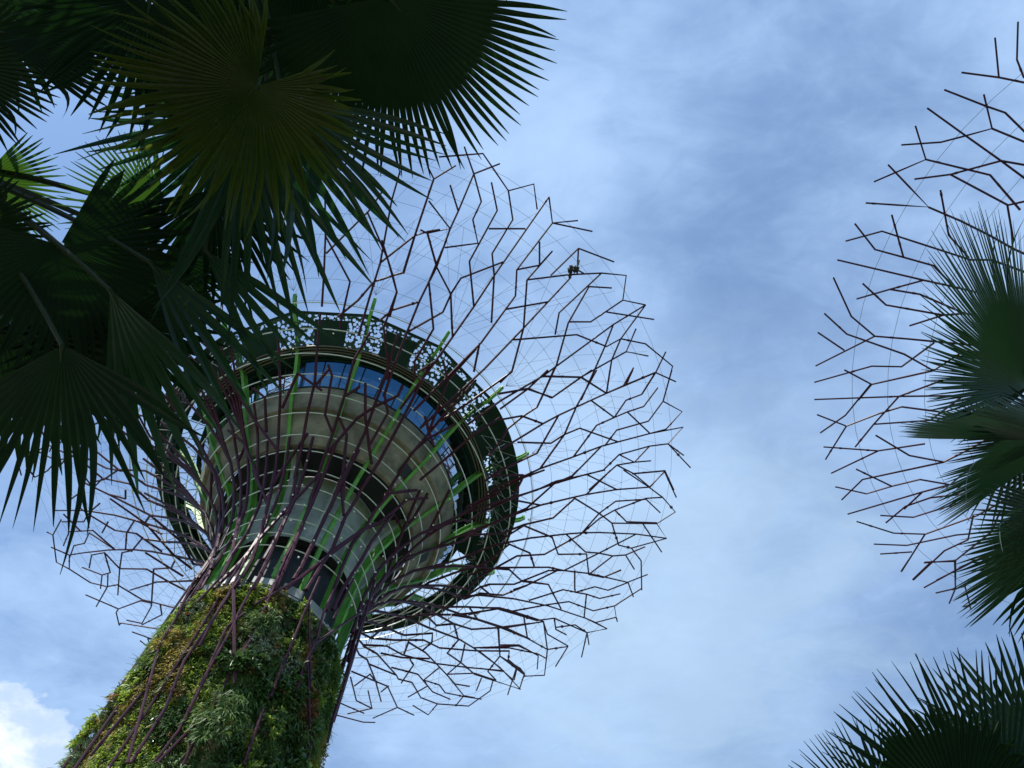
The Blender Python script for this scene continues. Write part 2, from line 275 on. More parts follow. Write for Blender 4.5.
TR['R3'] = (800, 380, 3.839, 1, 0, """55,75 380,63 620,60 740,55|270,18 175,135 78,203|65,133 178,177 300,130 390,103 535,122|178,177 98,305|550,0 380,63 283,170 212,257|283,170 500,155 620,65|290,212 420,290 552,315 670,255 760,200|90,257 300,272 480,245|120,358 300,272
160,460 240,382 552,315|215,342 352,408|135,410 255,437 352,408 460,382 575,402 700,375|183,515 470,430 575,402|470,430 400,495|330,548 405,485 500,452 610,440 720,400|308,520 435,527 600,475|217,543 360,588 480,592 680,520 770,470|283,630 410,635 600,595 735,583 770,500
390,735 480,592|308,668 430,660|435,768 555,655 645,613 665,520|475,702 597,693 735,583|597,693 597,768|525,768 720,670 800,640""")
TR['R4'] = (780, 560, 3.693, 1, 0, """490,72 560,5|532,102 645,40 720,0|645,0 648,105|535,8 645,5|575,122 648,105 683,97 735,50 800,10|648,105 625,160|683,97 705,183|677,173 725,157|447,42 475,0""")

RIB_AZ = [-49+12*k for k in range(30)]
def near_rib(th): return min(range(30), key=lambda k: abs((th-RIB_AZ[k]+180) % 360-180))
RAD = lambda r: float(np.interp(r, [4, 8, 11, 15, 22], [.090, .082, .071, .058, .047]))
lines = {0: [], 1: []}     # lists of (th,r,z) polylines
for key, (ox, oy, s, tree, near, txt) in TR.items():
    for ln in txt.replace('\n', '|').split('|'):
        P = [tuple(map(float, p.split(','))) for p in ln.split()]
        P = [(ox+x/s, oy+y/s) for x, y in P]; Q = [P[0]]
        for a, b_ in zip(P[:-1], P[1:]):
            k = max(1, int(math.hypot(b_[0]-a[0], b_[1]-a[1])//22))
            for i in range(1, k+1): Q.append((a[0]+(b_[0]-a[0])*i/k, a[1]+(b_[1]-a[1])*i/k))
        H = [hit(x, y, near, tree) for x, y in Q]; run = []
        for h in H:
            if h is None or (run and np.linalg.norm(pol(*h, tree)-pol(*run[-1], tree)) > 5):
                if len(run) > 1: lines[tree].append((run, key))
                run = [h] if h is not None else []
            else: run.append(h)
        if len(run) > 1: lines[tree].append((run, key))

def grow(az, tree, out):
    """a limb that forks and zigzags outwards over the canopy from radius 11"""
    r, th = 11.0, az; P = [(th, r, zof(r))]; s = random.choice((-1, 1)); stop = random.uniform(19.5, 22.3)
    while r < stop:
        dr = random.uniform(1.3, 2.3); r2 = min(r+dr, stop+.3); th2 = th+s*random.uniform(.5, 3.2)*11/r2*1.6; s = -s
        P.append((th2, r2, zof(r2)))
        if random.random() < .8 and r2 > 12.5:
            q = [(th2, r2, zof(r2))]; rr, tt, ss = r2, th2, s*-1
            for k in range(random.choice((1, 2, 2, 3))):
                rr = min(rr+random.uniform(.3, 1.5), 22.4); tt += ss*random.uniform(2.2, 5.5)*15/rr; q.append((tt, rr, zof(rr)))
                if random.random() < .35: ss = -ss
            out.append((q, 'grow'))
        r, th = r2, th2
    out.append((P, 'grow'))
def inside(th, ranges):
    th = (th+360) % 360
    return any((a % 360) <= th <= (b % 360) if (a % 360) <= (b % 360) else (th >= a % 360 or th <= b % 360) for a, b in ranges)
def descend(th0, r0, z0, tree, zlow):
    """from a canopy limb down the funnel to the neck along its rib"""
    k = near_rib(th0); az = RIB_AZ[k]; d = (az-th0+180) % 360-180
    P = [(th0, r0, z0)]
    for r, f in ((9.6, .25), (8.2, .55), (7.0, .85), (6.0, 1.), (5.2, 1.), (4.6, 1.), (4.2, 1.), (4.0, 1.)):
        if r < r0-.2: P.append((th0+d*f, r, zof(r)))
    P.append((th0+d, 3.95, 33)); P.append((th0+d, 3.98, zlow)); return P

for tree in (0, 1):
    grown = []
    rng_ = [(178, 250), (98, 132)] if tree == 0 else [(-60, 95)]
    for i in range(60 if tree == 0 else 60):
        az = -49+6*i+random.uniform(-1, 1)
        if inside(az, rng_): grow(az, tree, grown)
    lines[tree] += grown
    allv = np.array([pol(*h, tree) for P, k in lines[tree] for h in P]); allr = np.array([h[1] for P, k in lines[tree] for h in P])
    ext = []; used = []
    for P, key in lines[tree]:
        if key[0] in 'ZT': continue
        e = P[0] if P[0][1] < P[-1][1] else P[-1]
        lim = 13.2 if tree == 0 else 15.5
        if e[1] > lim or e[1] < 5.5: continue
        p = pol(*e, tree); dd = np.linalg.norm(allv-p, axis=1)
        if np.any((dd < .9) & (allr < e[1]-.35)): continue
        if any(abs((e[0]-a+180) % 360-180) < 3.2 for a in used): continue
        used.append(e[0]); zl = 8 if not (tree == 0 and -128 < e[0] < 8) else 36.5
        if tree == 0 and -180 < e[0] < -3: continue
        ext.append((descend(*e, tree, 30.5), 'root'))
    lines[tree] += ext
# ribs down the trunk
for tree in (0, 1):
    for k, az in enumerate(RIB_AZ):
        vis = tree == 0 and (-130 < az < 12)
        a = az+random.uniform(-2, 2); pts = [(a+random.uniform(-1.2, 1.2)+1.5*math.sin(z*.2+k), prof(z)+.06, z) for z in ([2, 5, 8, 11, 14, 17] if vis else [2, 6, 10, 14, 18, 22, 26, 30.6])]
        if k % 2 == 0 or not -180 < ((az+180) % 360-180) < 12: lines[tree].append((pts, 'trunk'))
        if not vis and not -180 < ((az+180) % 360-180) < 12:
            b0 = az+random.uniform(-5, 5); b1 = b0+random.choice((-1, 1))*random.uniform(15, 28)
            lines[tree].append(([(b0+(b1-b0)*f, prof(z)+.18, z) for f, z in ((0, 27), (.4, 30), (1, 34.5))], 'cross'))
        # limbs inside the funnel where no traced ones stand
        if not vis:
            gr = inside(az, [(178, 250), (98, 132)] if tree == 0 else [(-60, 95)])
            for sg in (((-1, 1) if k % 3 == 0 else (1,)) if gr else ()):
                lines[tree].append((descend(az+sg*3, 11.2, zof(11.2), tree, 30.5), 'root'))
            if not gr: lines[tree].append((descend(az, 6.0, zof(6.0), tree, 30.5), 'root'))
        elif az < -112:
            lines[tree].append((descend(az, 11.2, zof(11.2), tree, 30.5), 'root'))

T1 = thing('supertree', 'tall steel tree tower with planted trunk and round observation deck, left of centre', 'tower', (C1[0], C1[1], 0))
T2 = thing('supertree', 'bare branching steel tree canopy partly hidden behind the palm at the right edge', 'tower', (C2[0], C2[1], 0))
for tree, root in ((0, T1), (1, T2)):
    bag = {}
    for P, key in lines[tree]:
        mid = P[0] if P[0][1] < P[-1][1] else P[-1]
        k = near_rib(mid[0]); bag.setdefault(k, MB())
        W = [pol(*h, tree) for h in P]; rd = [RAD(h[1])*(1 if tree == 0 else .86) for h in P]
        if key == 'cross': rd = [x*.75 for x in rd]
        if key == 'trunk' or (key[0] == 'T'): rd = [x*.56 for x in rd]
        off = .2 if key in ('T8', 'T9') else 0
        if off: W = [pol(h[0], h[1]+off, h[2], tree) for h in P]
        bag[k].tube(W, rd, 6)
        # clamps along the tubes
        for a, b_ in zip(W[:-1], W[1:]):
            if random.random() < .22:
                q = a+(b_-a)*random.uniform(.2, .8); d = (b_-a)/max(np.linalg.norm(b_-a), 1e-6); rr = rd[0]*1.3
                bag[k].tube([q-d*.07, q+d*.07], rr, 5)
    for k in sorted(bag): part(bag[k], 'canopy_rib', purple, root)

# ---- hoops round the funnel and cable net
hoops = [41.68, 41.12, 40.47, 39.76, 38.98, 38.15, 37.2, 36.17, 35.05, 33.89, 32.75, 31.69]
for z in hoops+[42.35, 43.0]:
    m_ = MB(); r = prof(z)-.02; n = 90
    P = [pol(360*i/n, r, z, 0) for i in range(n+1)]; m_.tube(P, .034, 5, cap=False); part(m_, 'hoop', steel, T1)
net = MB()
for r in np.arange(12.3, 21.4, 1.12):
    n = 60; net.tube([pol(360*i/n, r, zof(r)+.05, 0) for i in range(n+1)], .0085, 4, cap=False)
for k in range(16):
    a = -76+22.5*k
    for j in range(-3, 4):
        net.tube([pol(a, 12.3, 45.6, 0), pol(a+j*4.6, 16.5+abs(j)*.7, zof(16.5+abs(j)*.7), 0)], .0075, 4, cap=False)
for k in range(60):
    a = 6*k; net.tube([pol(a, 12.3, zof(12.3)+.04, 0), pol(a+11, 16.5, zof(16.5)+.04, 0), pol(a+19, 20.8, zof(20.8)+.04, 0)], .0065, 4, cap=False)
part(net, 'cable_net', cablem, T1, label='thin wires strung between the canopy branches')
net = MB()
for r in (13, 14.8, 16.6, 18.4, 20.2):
    n = 60; net.tube([pol(360*i/n, r, zof(r)+.05, 1) for i in range(n+1)], .010, 4, cap=False)
part(net, 'cable_net', cablem, T2)

# ---- trunk and planting
core = MB(); core.lathe([(5.2, 0), (4.3, 10), (3.72, 20), (3.66, 26), (3.55, 28.6), (3.2, 28.7), (.1, 28.7)], C1, 64); part(core, 'trunk_core', soil, T1, smooth=True)
core = MB(); core.lathe([(5.7*K2, 0), (4.6*K2, 8), (4.1*K2, 16), (3.5*K2, 22.6), (3.0*K2, 23.6), (2.8*K2, 30), (.1, 30)], C2, 64); part(core, 'trunk_core', soil, T2, smooth=True)
leafm = {
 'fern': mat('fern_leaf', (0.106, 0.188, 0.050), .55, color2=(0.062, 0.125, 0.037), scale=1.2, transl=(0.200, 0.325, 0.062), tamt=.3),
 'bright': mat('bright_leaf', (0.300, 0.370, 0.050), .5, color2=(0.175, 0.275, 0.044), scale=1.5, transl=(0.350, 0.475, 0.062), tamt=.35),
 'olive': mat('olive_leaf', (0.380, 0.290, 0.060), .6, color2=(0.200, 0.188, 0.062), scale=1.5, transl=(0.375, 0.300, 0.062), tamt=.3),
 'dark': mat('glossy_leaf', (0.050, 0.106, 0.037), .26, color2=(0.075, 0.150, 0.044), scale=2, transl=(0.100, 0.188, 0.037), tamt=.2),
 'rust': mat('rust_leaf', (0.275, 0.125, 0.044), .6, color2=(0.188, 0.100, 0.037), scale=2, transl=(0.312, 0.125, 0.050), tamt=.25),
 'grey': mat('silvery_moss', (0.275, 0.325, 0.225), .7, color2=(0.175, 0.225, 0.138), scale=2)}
names = list(leafm)
seeds = []
for i in range(900):
    th = rng.uniform(-180, 180); z = rng.uniform(0, 30)
    left = math.exp(-(((th+115+180) % 360-180)/38)**2)  # paints sunlight: more lime and olive, fewer dark plants, on this side
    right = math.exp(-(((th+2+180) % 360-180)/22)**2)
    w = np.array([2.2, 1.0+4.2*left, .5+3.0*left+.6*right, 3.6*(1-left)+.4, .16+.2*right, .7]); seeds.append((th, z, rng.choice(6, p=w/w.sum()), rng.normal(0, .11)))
S = np.array([(s[0], s[1]) for s in seeds]); SZ = np.clip(rng.lognormal(0, .25, len(S)), .6, 1.3)
def planting(center, root, nclump, zlo, zhi, scale, base):
    bags = {n: ([], [], [0]) for n in names}
    for i in range(nclump):
        th = rng.uniform(-180, 180); z = rng.uniform(zlo, zhi)
        d = ((((S[:, 0]-th+180) % 360-180)*.075)**2+((S[:, 1]-z)*.8)**2)+rng.uniform(0, .35, len(S))
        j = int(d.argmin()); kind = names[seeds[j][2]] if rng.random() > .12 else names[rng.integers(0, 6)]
        r0 = base(z)+rng.uniform(0, .22)*SZ[j]+1.3*max(seeds[j][3], -.05)+.10*math.sin(th*.35+z*2.1)*math.sin(z*1.7+th*.11)
        t_ = R(th); nrm = np.array([math.cos(t_), math.sin(t_), 0]); tan = np.array([-math.sin(t_), math.cos(t_), 0]); up = np.array([0, 0, 1.0])
        c0 = np.array([center[0], center[1], z])+nrm*r0
        if kind == 'fern': nl, ln, wd, dr = 10, .36, .050, .5
        elif kind == 'bright': nl, ln, wd, dr = 11, .22, .085, .25
        elif kind == 'olive': nl, ln, wd, dr = 11, .20, .070, .3
        elif kind == 'dark': nl, ln, wd, dr = 9, .26, .12, .35
        elif kind == 'rust': nl, ln, wd, dr = 10, .20, .08, .25
        else: nl, ln, wd, dr = 12, .16, .045, .2
        V, Fc, cnt = bags[kind]
        for q in range(nl):
            a = rng.uniform(0, 2*math.pi); o = rng.uniform(.15, 1.1)
            dirv = nrm*o+tan*math.cos(a)+up*(math.sin(a)*.9+.25); dirv /= np.linalg.norm(dirv)
            side = np.cross(dirv, nrm+up*.8+rng.normal(0, .35, 3)); side /= np.linalg.norm(side)+1e-9
            l = ln*rng.uniform(.6, 1.35)*scale*SZ[j]; w = wd*rng.uniform(.7, 1.3)*scale*SZ[j]
            p0 = c0+rng.normal(0, .04, 3); p1 = p0+dirv*l*.55+up*.02; p2 = p0+dirv*l-up*l*dr
            n0 = cnt[0]; V += [p0, p1+side*w*.5, p2, p1-side*w*.5]; Fc.append((n0, n0+1, n0+2, n0+3)); cnt[0] += 4
    nm = {'fern': 'fern_plants', 'bright': 'lime_green_plants', 'olive': 'olive_plants', 'dark': 'dark_leaved_plants', 'rust': 'rust_coloured_plants', 'grey': 'silvery_plants'}
    for n in names:
        V, Fc, cnt = bags[n]
        if not Fc: continue
        m_ = MB(); m_.add(np.array(V), Fc); part(m_, nm[n], leafm[n], root, kind='stuff')
tb = lambda z: float(np.interp(z, [0, 10, 20, 26, 29.7], [5.2, 4.3, 3.74, 3.68, 3.56]))
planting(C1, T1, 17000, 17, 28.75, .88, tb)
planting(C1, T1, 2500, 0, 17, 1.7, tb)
planting(C2, T2, 2500, 0, 22.5, 1.6, lambda z: tb(min(z/K2, 29))*K2)
# whiskers of longer fronds hanging out of the planting
m_ = MB()
for i in range(900):
    th = rng.uniform(-180, 180); z = rng.uniform(17, 28.7); r0 = tb(z)+.2; p = pol(th, r0, z, 0); o = np.array([math.cos(R(th)), math.sin(R(th)), 0])
    l = rng.uniform(.3, .7); d = o+rng.normal(0, .35, 3)+np.array([0, 0, .5]); d /= np.linalg.norm(d)
    m_.tube([p, p+d*l*.6, p+d*l-np.array([0, 0, l*.3])], [.012, .009, .004], 3, cap=False)
part(m_, 'grass_blades', leafm['fern'], T1, kind='stuff')

# ---- observation deck
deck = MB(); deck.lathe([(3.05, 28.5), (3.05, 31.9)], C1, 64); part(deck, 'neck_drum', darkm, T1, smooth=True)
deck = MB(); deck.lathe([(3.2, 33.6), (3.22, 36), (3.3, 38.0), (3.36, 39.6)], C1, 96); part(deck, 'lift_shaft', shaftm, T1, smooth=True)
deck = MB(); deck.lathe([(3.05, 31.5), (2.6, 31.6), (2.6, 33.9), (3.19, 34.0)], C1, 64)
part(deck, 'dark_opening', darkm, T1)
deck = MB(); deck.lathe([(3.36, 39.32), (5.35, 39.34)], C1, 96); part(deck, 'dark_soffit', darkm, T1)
deck = MB(); deck.lathe([(5.4, 39.5), (5.4, 38.75), (5.62, 38.72), (6.9, 40.7)], C1, 128); part(deck, 'lower_bowl', concrete, T1, smooth=False)
deck = MB(); deck.lathe([(6.5, 40.75), (6.85, 40.5), (7.0, 40.5), (7.52, 41.9), (7.52, 42.08), (7.2, 42.1)], C1, 128); part(deck, 'upper_bowl', concrete, T1)
deck = MB(); deck.lathe([(7.0, 42.0), (7.2, 42.06), (7.56, 42.14), (7.56, 42.24), (7.2, 42.24)], C1, 128); part(deck, 'window_sill', darkm, T1)
# service hatches and openings in the bowl
for az in (-34, -58+76, 52, 110, 170, -150):
    m_ = MB(); p = pol(az, 6.28, 39.72, 0); tilt = 0
    a = R(az); rad_ = np.array([math.cos(a), math.sin(a), 0]); tan = np.array([-math.sin(a), math.cos(a), 0]); sl_ = np.array([rad_[0]*1.28, rad_[1]*1.28, 1.9]); sl_ /= np.linalg.norm(sl_); nn = np.cross(tan, sl_); nn = nn if nn[2] < 0 else -nn
    V = [p+tan*x*.42+sl_*y*.38+nn*z for x in (-1, 1) for y in (-1, 1) for z in (-.05, .04)]
    m_.add(V, [(0, 1, 3, 2), (4, 6, 7, 5), (0, 4, 5, 1), (2, 3, 7, 6), (0, 2, 6, 4), (1, 5, 7, 3)]); part(m_, 'hatch', darkm, T1)
# concrete fins between neck and bowl
for k in range(8):
    az = -62+45*k+ (10 if k % 2 else 0); a = R(az); rad_ = np.array([math.cos(a), math.sin(a), 0]); tan = np.array([-math.sin(a), math.cos(a), 0]); ctr = np.array([C1[0], C1[1], 0])
    pr = [(3.2, 33.8), (3.5, 36.2), (4.2, 38.0), (5.4, 39.3), (3.2, 39.3)]
    V = [ctr+rad_*r+tan*s_*.13+np.array([0, 0, z]) for s_ in (-1, 1) for r, z in pr]; n = len(pr)
    m_ = MB(); m_.add(V, [tuple(range(n)), tuple(range(2*n-1, n-1, -1))]+[(i, (i+1) % n, n+(i+1) % n, n+i) for i in range(n)]); part(m_, 'bracket', shaftm, T1)
# glazing
def pane_row(a0, a1, n, m, gap, r0, z0, r1, z1, nm, th=.03):
    for i in range(n):
        p = a0+(a1-a0)*i/n; q = a0+(a1-a0)*(i+1)/n-gap
        m_ = MB(); m_.lathe([(r0, z0), (r1, z1), (r1+th, z1), (r0+th, z0)], C1, 2, p, q, close=True); part(m_, nm, m, T1)
pane_row(-121, -17, 13, blueglass, .05, 7.48, 42.24, 8.40, 43.98, 'window_pane')
pane_row(-17, 239, 32, clearglass, .05, 7.48, 42.24, 8.40, 43.98, 'window_pane')
m_ = MB()
for i in range(45):
    a = -121+8*i; m_.tube([pol(a, 7.5, 42.2, 0), pol(a, 8.42, 44.0, 0)], .04, 4)
part(m_, 'window_frame', darkm, T1)
# soffit between glazing and outer ring: closed over the camera's side, open struts elsewhere
m_ = MB()
for (r0, z0, r1, z1) in ((8.38, 44.0, 8.6, 43.84), (8.6, 43.96, 8.85, 43.84), (8.85, 43.90, 9.5, 43.72)):
    m_.lathe([(r0, z0), (r1, z1), (r1, z1+.12), (r0, z0+.12)], C1, 66, -150, 30, close=True)
part(m_, 'soffit', ringm, T1)
m_ = MB(); m_.lathe([(9.85, 44.3), (11.4, 44.45), (11.4, 44.55), (9.85, 44.4)], C1, 88, -30, 242, close=True); part(m_, 'walkway_floor', ringm, T1)
m_ = MB(); m_.lathe([(8.36, 43.98), (8.62, 43.98), (8.62, 44.2), (8.36, 44.2)], C1, 96, close=True); part(m_, 'window_head', ringm, T1)
m_ = MB(); m_.lathe([(9.9, 43.66), (10.3, 43.7), (10.3, 43.82), (9.9, 43.78)], C1, 64, 14, 194, close=True); part(m_, 'ring_soffit', ringm, T1)
m_ = MB()
for r, z, h in ((8.95, 43.60, .10), (9.13, 43.62, .06), (9.30, 43.60, .06), (9.46, 43.58, .10)):
    m_.lathe([(r-.03, z), (r+.03, z), (r+.03, z+h), (r-.03, z+h)], C1, 96, -143, 14, close=True)
part(m_, 'ring_beam', trim, T1); m_ = MB()
for r, z, h in ((9.9, 43.58, .10), (10.1, 43.6, .06), (10.3, 43.58, .12)):
    m_.lathe([(r-.03, z), (r+.03, z), (r+.03, z+h), (r-.03, z+h)], C1, 96, 15, 215, close=True)
part(m_, 'ring_beam', ringm, T1)
# sixteen flat facets round the deck: dark panels flanked by perforated screens at each green fin, a perforated strip over all
ctr = np.array([C1[0], C1[1], 0.0])
def facet(k, s0, s1, f0, f1, m_, off=0.0, thick=0.0):
    """patch of the outer face between posts k and k+1; s along the facet, f up the slope"""
    A = -76+22.5*k; B = A+22.5
    def P(s, f, o):
        nr = inside(-76+22.5*(k+.5), [(-150, 30)])
        r = ((9.47+1.72*f) if nr else (10.2+1.35*f))+o; z = (43.66 if nr else 43.75)+(1.22 if nr else 1.2)*f
        a = np.array([math.cos(R(A)), math.sin(R(A)), 0])*r; b = np.array([math.cos(R(B)), math.sin(R(B)), 0])*r
        return ctr+a*(1-s)+b*s+np.array([0, 0, z])
    V = [P(s0, f0, off), P(s1, f0, off), P(s1, f1, off), P(s0, f1, off)]
    if thick:
        V += [P(s0, f0, off-thick), P(s1, f0, off-thick), P(s1, f1, off-thick), P(s0, f1, off-thick)]
        m_.add(V, [(0, 1, 2, 3), (7, 6, 5, 4), (0, 4, 5, 1), (1, 5, 6, 2), (2, 6, 7, 3), (3, 7, 4, 0)])
    else: m_.add(V, [(0, 1, 2, 3)])
for k in range(16):
    m_ = MB(); facet(k, .27, .73, 0, .84, m_, 0, .06); part(m_, 'solid_panel', ringm, T1)
    m_ = MB(); facet(k, 0, .27, 0, 1, m_); facet(k, .73, 1, 0, 1, m_); facet(k, .27, .73, .84, 1, m_); part(m_, 'perforated_screen', lace, T1)
    m_ = MB(); facet(k, 0, 1, 1.0, 1.05, m_, .03, .09); part(m_, 'handrail', ringm, T1)
# struts from window head to ring and lattice under the ring
m_ = MB()
for k in range(48):
    a = -76+7.5*k; b_ = a+7.5
    if not inside(a, [(5, 225)]): continue
    m_.tube([pol(a, 8.5, 44.05, 0), pol(b_, 9.95, 43.75, 0)], .022, 4); m_.tube([pol(b_, 8.5, 44.05, 0), pol(a, 9.95, 43.75, 0)], .022, 4)
    m_.tube([pol(a, 8.5, 44.05, 0), pol(a, 9.95, 43.75, 0)], .035, 4)
for k in range(60):
    a = 6*k+random.uniform(-1, 1)
    if inside(a, [(-25, 235)]): m_.tube([pol(a, 9.95, 43.6, 0), pol(a+3, 10.6, zof(10.6), 0)], .024, 4); m_.tube([pol(a+6, 11.05, 43.8, 0), pol(a+3, 10.6, zof(10.6), 0)], .024, 4)
    else: continue
    m_.tube([pol(a, 9.95, 43.6, 0), pol(a+5, 11.9, zof(11.9), 0)], .018, 4)
part(m_, 'ring_lattice', steelg, T1)
# green fins
for k in range(16):
    az = -76+22.5*k; a = R(az); rad_ = np.array([math.cos(a), math.sin(a), 0]); tan = np.array([-math.sin(a), math.cos(a), 0])
    path = [(3.42, 30.0), (3.5, 32.5), (3.62, 34.2), (4.05, 36), (4.9, 37.9), (6.15, 39.6), (7.45, 41.2), (8.3, 42.6), (9.0, 43.6), (10.0, 44.4), (11.2, 44.9), (11.75, 45.3), (12.05, 45.65), (12.0, 45.9)]
    P = np.array(path); T = np.gradient(P, axis=0); T /= np.linalg.norm(T, axis=1)[:, None]; Nn = np.stack([T[:, 1], -T[:, 0]], 1)
    m_ = MB()
    dep = np.interp(np.arange(len(P)), [0, 3, 9, 11, 13], [.20, .24, .20, .14, .09])
    def strip(off0, off1, hw, tc_=0.):
        V = []
        for i in range(len(P)):
            q0 = P[i]+Nn[i]*off0*dep[i]/.24; q1 = P[i]+Nn[i]*off1*dep[i]/.24
            for q, s_ in ((q0, -1), (q0, 1), (q1, 1), (q1, -1)): V.append(ctr+rad_*q[0]+tan*(s_*hw+tc_)+np.array([0, 0, q[1]]))
        n = len(P); m_.add(V, [(i*4+j, i*4+(j+1) % 4, (i+1)*4+(j+1) % 4, (i+1)*4+j) for i in range(n-1) for j in range(4)]+[(0, 1, 2, 3), tuple(4*n-4+j for j in (3, 2, 1, 0))])
    strip(.12, .17, .09); strip(-.17, .12, .025); strip(-.19, -.17, .085); strip(-.26, -.19, .022, .07); strip(-.26, -.19, .022, -.07)
    part(m_, 'green_fin', green, T1)
# plant housings on top of the planted trunk
for k in range(18):
    az = 20*k+random.uniform(-3, 3); m_ = MB(); p = pol(az, 3.35, 29.15+random.uniform(-.1, .4), 0)
    m_.box(p, random.uniform(.5, .8), random.uniform(.7, 1.1), random.uniform(.35, .6), R(az)); part(m_, 'equipment_box', steelg, T1)
m_ = MB(); m_.lathe([(3.8, 28.78), (3.8, 28.9), (3.1, 28.95), (3.1, 28.8)], C1, 48, close=True); part(m_, 'ledge', steelg, T1)
# small lamps on the ribs
for i in range(70):
    az = random.uniform(-120, 60); z = random.uniform(31, 42.4); k = near_rib(az); p = pol(az, prof(z)+.12, z, 0)
    m_ = MB(); m_.lathe([(.001, -.045), (.04, -.03), (.05, 0), (.04, .03), (.001, .045)], (0, 0), 6); V = m_.v[0]+p; m_.v = [V]; part(m_, 'rib_lamp', white, T1)
# small dark fixture of unknown kind clamped to the canopy
h = hit(572, 271, 0, 0); p = pol(h[0], h[1], h[2]-.1, 0)
for i in range(9):
    m_ = MB() if i == 0 else m_
    q = p+rng.normal(0, .16, 3); m_.box(q, .22, .2, .22, rng.uniform(0, 3)); m_.tube([q, q+rng.normal(0, .3, 3)], .05, 5)
part(m_, 'fixture_cluster', darkm, T1, label='small dark fixture cluster clamped among the upper branches')

# ------------------------------------------------------------------ fan palms
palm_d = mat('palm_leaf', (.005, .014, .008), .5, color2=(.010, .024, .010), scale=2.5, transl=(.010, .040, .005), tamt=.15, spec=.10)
palm_k = mat('glossy_palm_leaf', (.007, .022, .014), .36, color2=(.014, .034, .020), scale=2.5, transl=(.02, .085, .015), tamt=.22, spec=.28)  # green variant, lighter and glossier than the dark leaf
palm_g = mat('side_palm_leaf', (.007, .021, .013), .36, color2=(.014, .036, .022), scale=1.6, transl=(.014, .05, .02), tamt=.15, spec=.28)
palm_y = mat('sunlit_palm_leaf', (.010, .024, .007), .38, color2=(.040, .042, .010), scale=1.7, transl=(.09, .13, .008), tamt=.42, spec=.24)  # yellow patches in the colour stand for sunlight on the ribs
palm_b = mat('backlit_young_leaf', (.02, .045, .008), .45, color2=(.014, .036, .008), scale=3, transl=(.035, .09, .008), tamt=.5, spec=.15)  # young green, lightened and made more translucent to stand for backlight
stalk = mat('palm_stalk', (.012, .022, .009), .5, color2=(.02, .028, .01), scale=5, spec=.2)
bark = mat('palm_bark', (.13, .11, .085), .9, color2=(.08, .065, .05), scale=4, bump=.7, bscale=18)
def fan(root, crown, H, T, S, spread, nseg, m, lo=None, split=.55, droop=.1, cup=0., fold=.5, wid=1., stalk_r=.018, shrink=.2, rag=.06, label=None, messy=1.):
    """a fan leaf: H hub, T tip of the middle finger, S a point to the side fixing the plane"""
    H, T, S = map(np.array, (H, T, S)); a = T-H; Rr = np.linalg.norm(a); a /= Rr
    b_ = S-H; b_ = b_-a*(a@b_); b_ /= np.linalg.norm(b_); n = np.cross(a, b_)
    if n[2] < 0: n = -n
    lo = spread if lo is None else lo; dphi = (lo+spread)/nseg; m_ = MB(); down = np.array([0, 0, -1.0])
    fr = [.03, .18, .36, split]+[split+(1-split)*x for x in (.2, .42, .62, .8, .92, 1.)]
    for i in range(nseg):
        ph = -lo+dphi*(i+.5); Ri = Rr*(1-shrink+shrink*math.cos(R(ph)*.62))*(1+random.uniform(-rag, rag*.5))
        jit = random.gauss(0, .012*messy); dj = droop*random.uniform(.6, 1.4); sj = random.gauss(0, .02*messy); V = []
        if random.random() < .05: dj += .35
        sp_ = split*(1+random.uniform(-.07, .05)*messy); w0 = Rr*split*math.tan(R(dphi)/2)*wid; lf = random.uniform(-.9, .9)*fold*messy
        for f in fr:
            q = R(ph)
            d = a*math.cos(q)+b_*math.sin(q); sd_ = -a*math.sin(q)+b_*math.cos(q); r = Ri*f
            g = max(0, (f-split)/(1-split))
            w = r*math.tan(R(dphi)/2)*1.0 if f <= split else w0*(1-g**2.0)*(1-.12*min(1, g*8))*(1 if g < 1 else 0)+.0015
            c_ = H+d*r+n*cup*Rr*(f**2)+down*(Rr*dj*(g**1.8)+Rr*droop*.3*f*f)+sd_*Rr*(jit*g+sj*g*g)
            lift = n*(w*fold*(1 if f > .1 else .3)); tw = n*(w*lf*g); V += [c_-sd_*w-lift*.5-tw, c_+lift*.5, c_+sd_*w-lift*.5+tw]
        K = len(fr); m_.add(V, [(k*3+j, k*3+j+1, (k+1)*3+j+1, (k+1)*3+j) for k in range(K-1) for j in (0, 1)])
    fo = part(m_, 'frond', m, root)
    if label: fo['label'] = label
    s_ = MB(); C = np.array(crown); mid = (C+H)/2+np.array([0, 0, .12*np.linalg.norm(C-H)]); P = [C*(1-t_)**2+2*mid*t_*(1-t_)+H*t_*t_ for t_ in np.linspace(0, 1, 9)]
    P.append(H+a*Rr*.10); s_.tube(P, list(np.linspace(stalk_r*1.5, stalk_r*.8, 9))+[stalk_r*.3], 6); part(s_, 'stalk', stalk, root, parent=fo)
def palm(label, crown, r=.13):
    c0 = np.array(crown); root = thing('fan_palm', label, 'palm tree', (c0[0], c0[1], 0))
    tr_ = MB(); n = 46; P = [np.array([c0[0], c0[1], c0[2]*i/(n-1)]) for i in range(n)]; tr_.tube(P, [r*(1.25-.35*i/n)*(1+.06*(i % 2)) for i in range(n)], 14); part(tr_, 'trunk', bark, root, smooth=False)
    cr = MB()
    for i in range(14):
        a = R(i*137.5); d = np.array([math.cos(a), math.sin(a), 0]); cr.tube([c0-[0, 0, .5]+d*r*.8, c0-[0, 0, .15]+d*r*1.5, c0+[0, 0, .15]+d*r*2.2], [.05, .035, .02], 5)
    part(cr, 'leaf_bases', bark, root); return root
FR = {}
def F3(root, crown, h, t_, s, **k): fan(root, crown, at(*h), at(*t_), at(*s), **k)
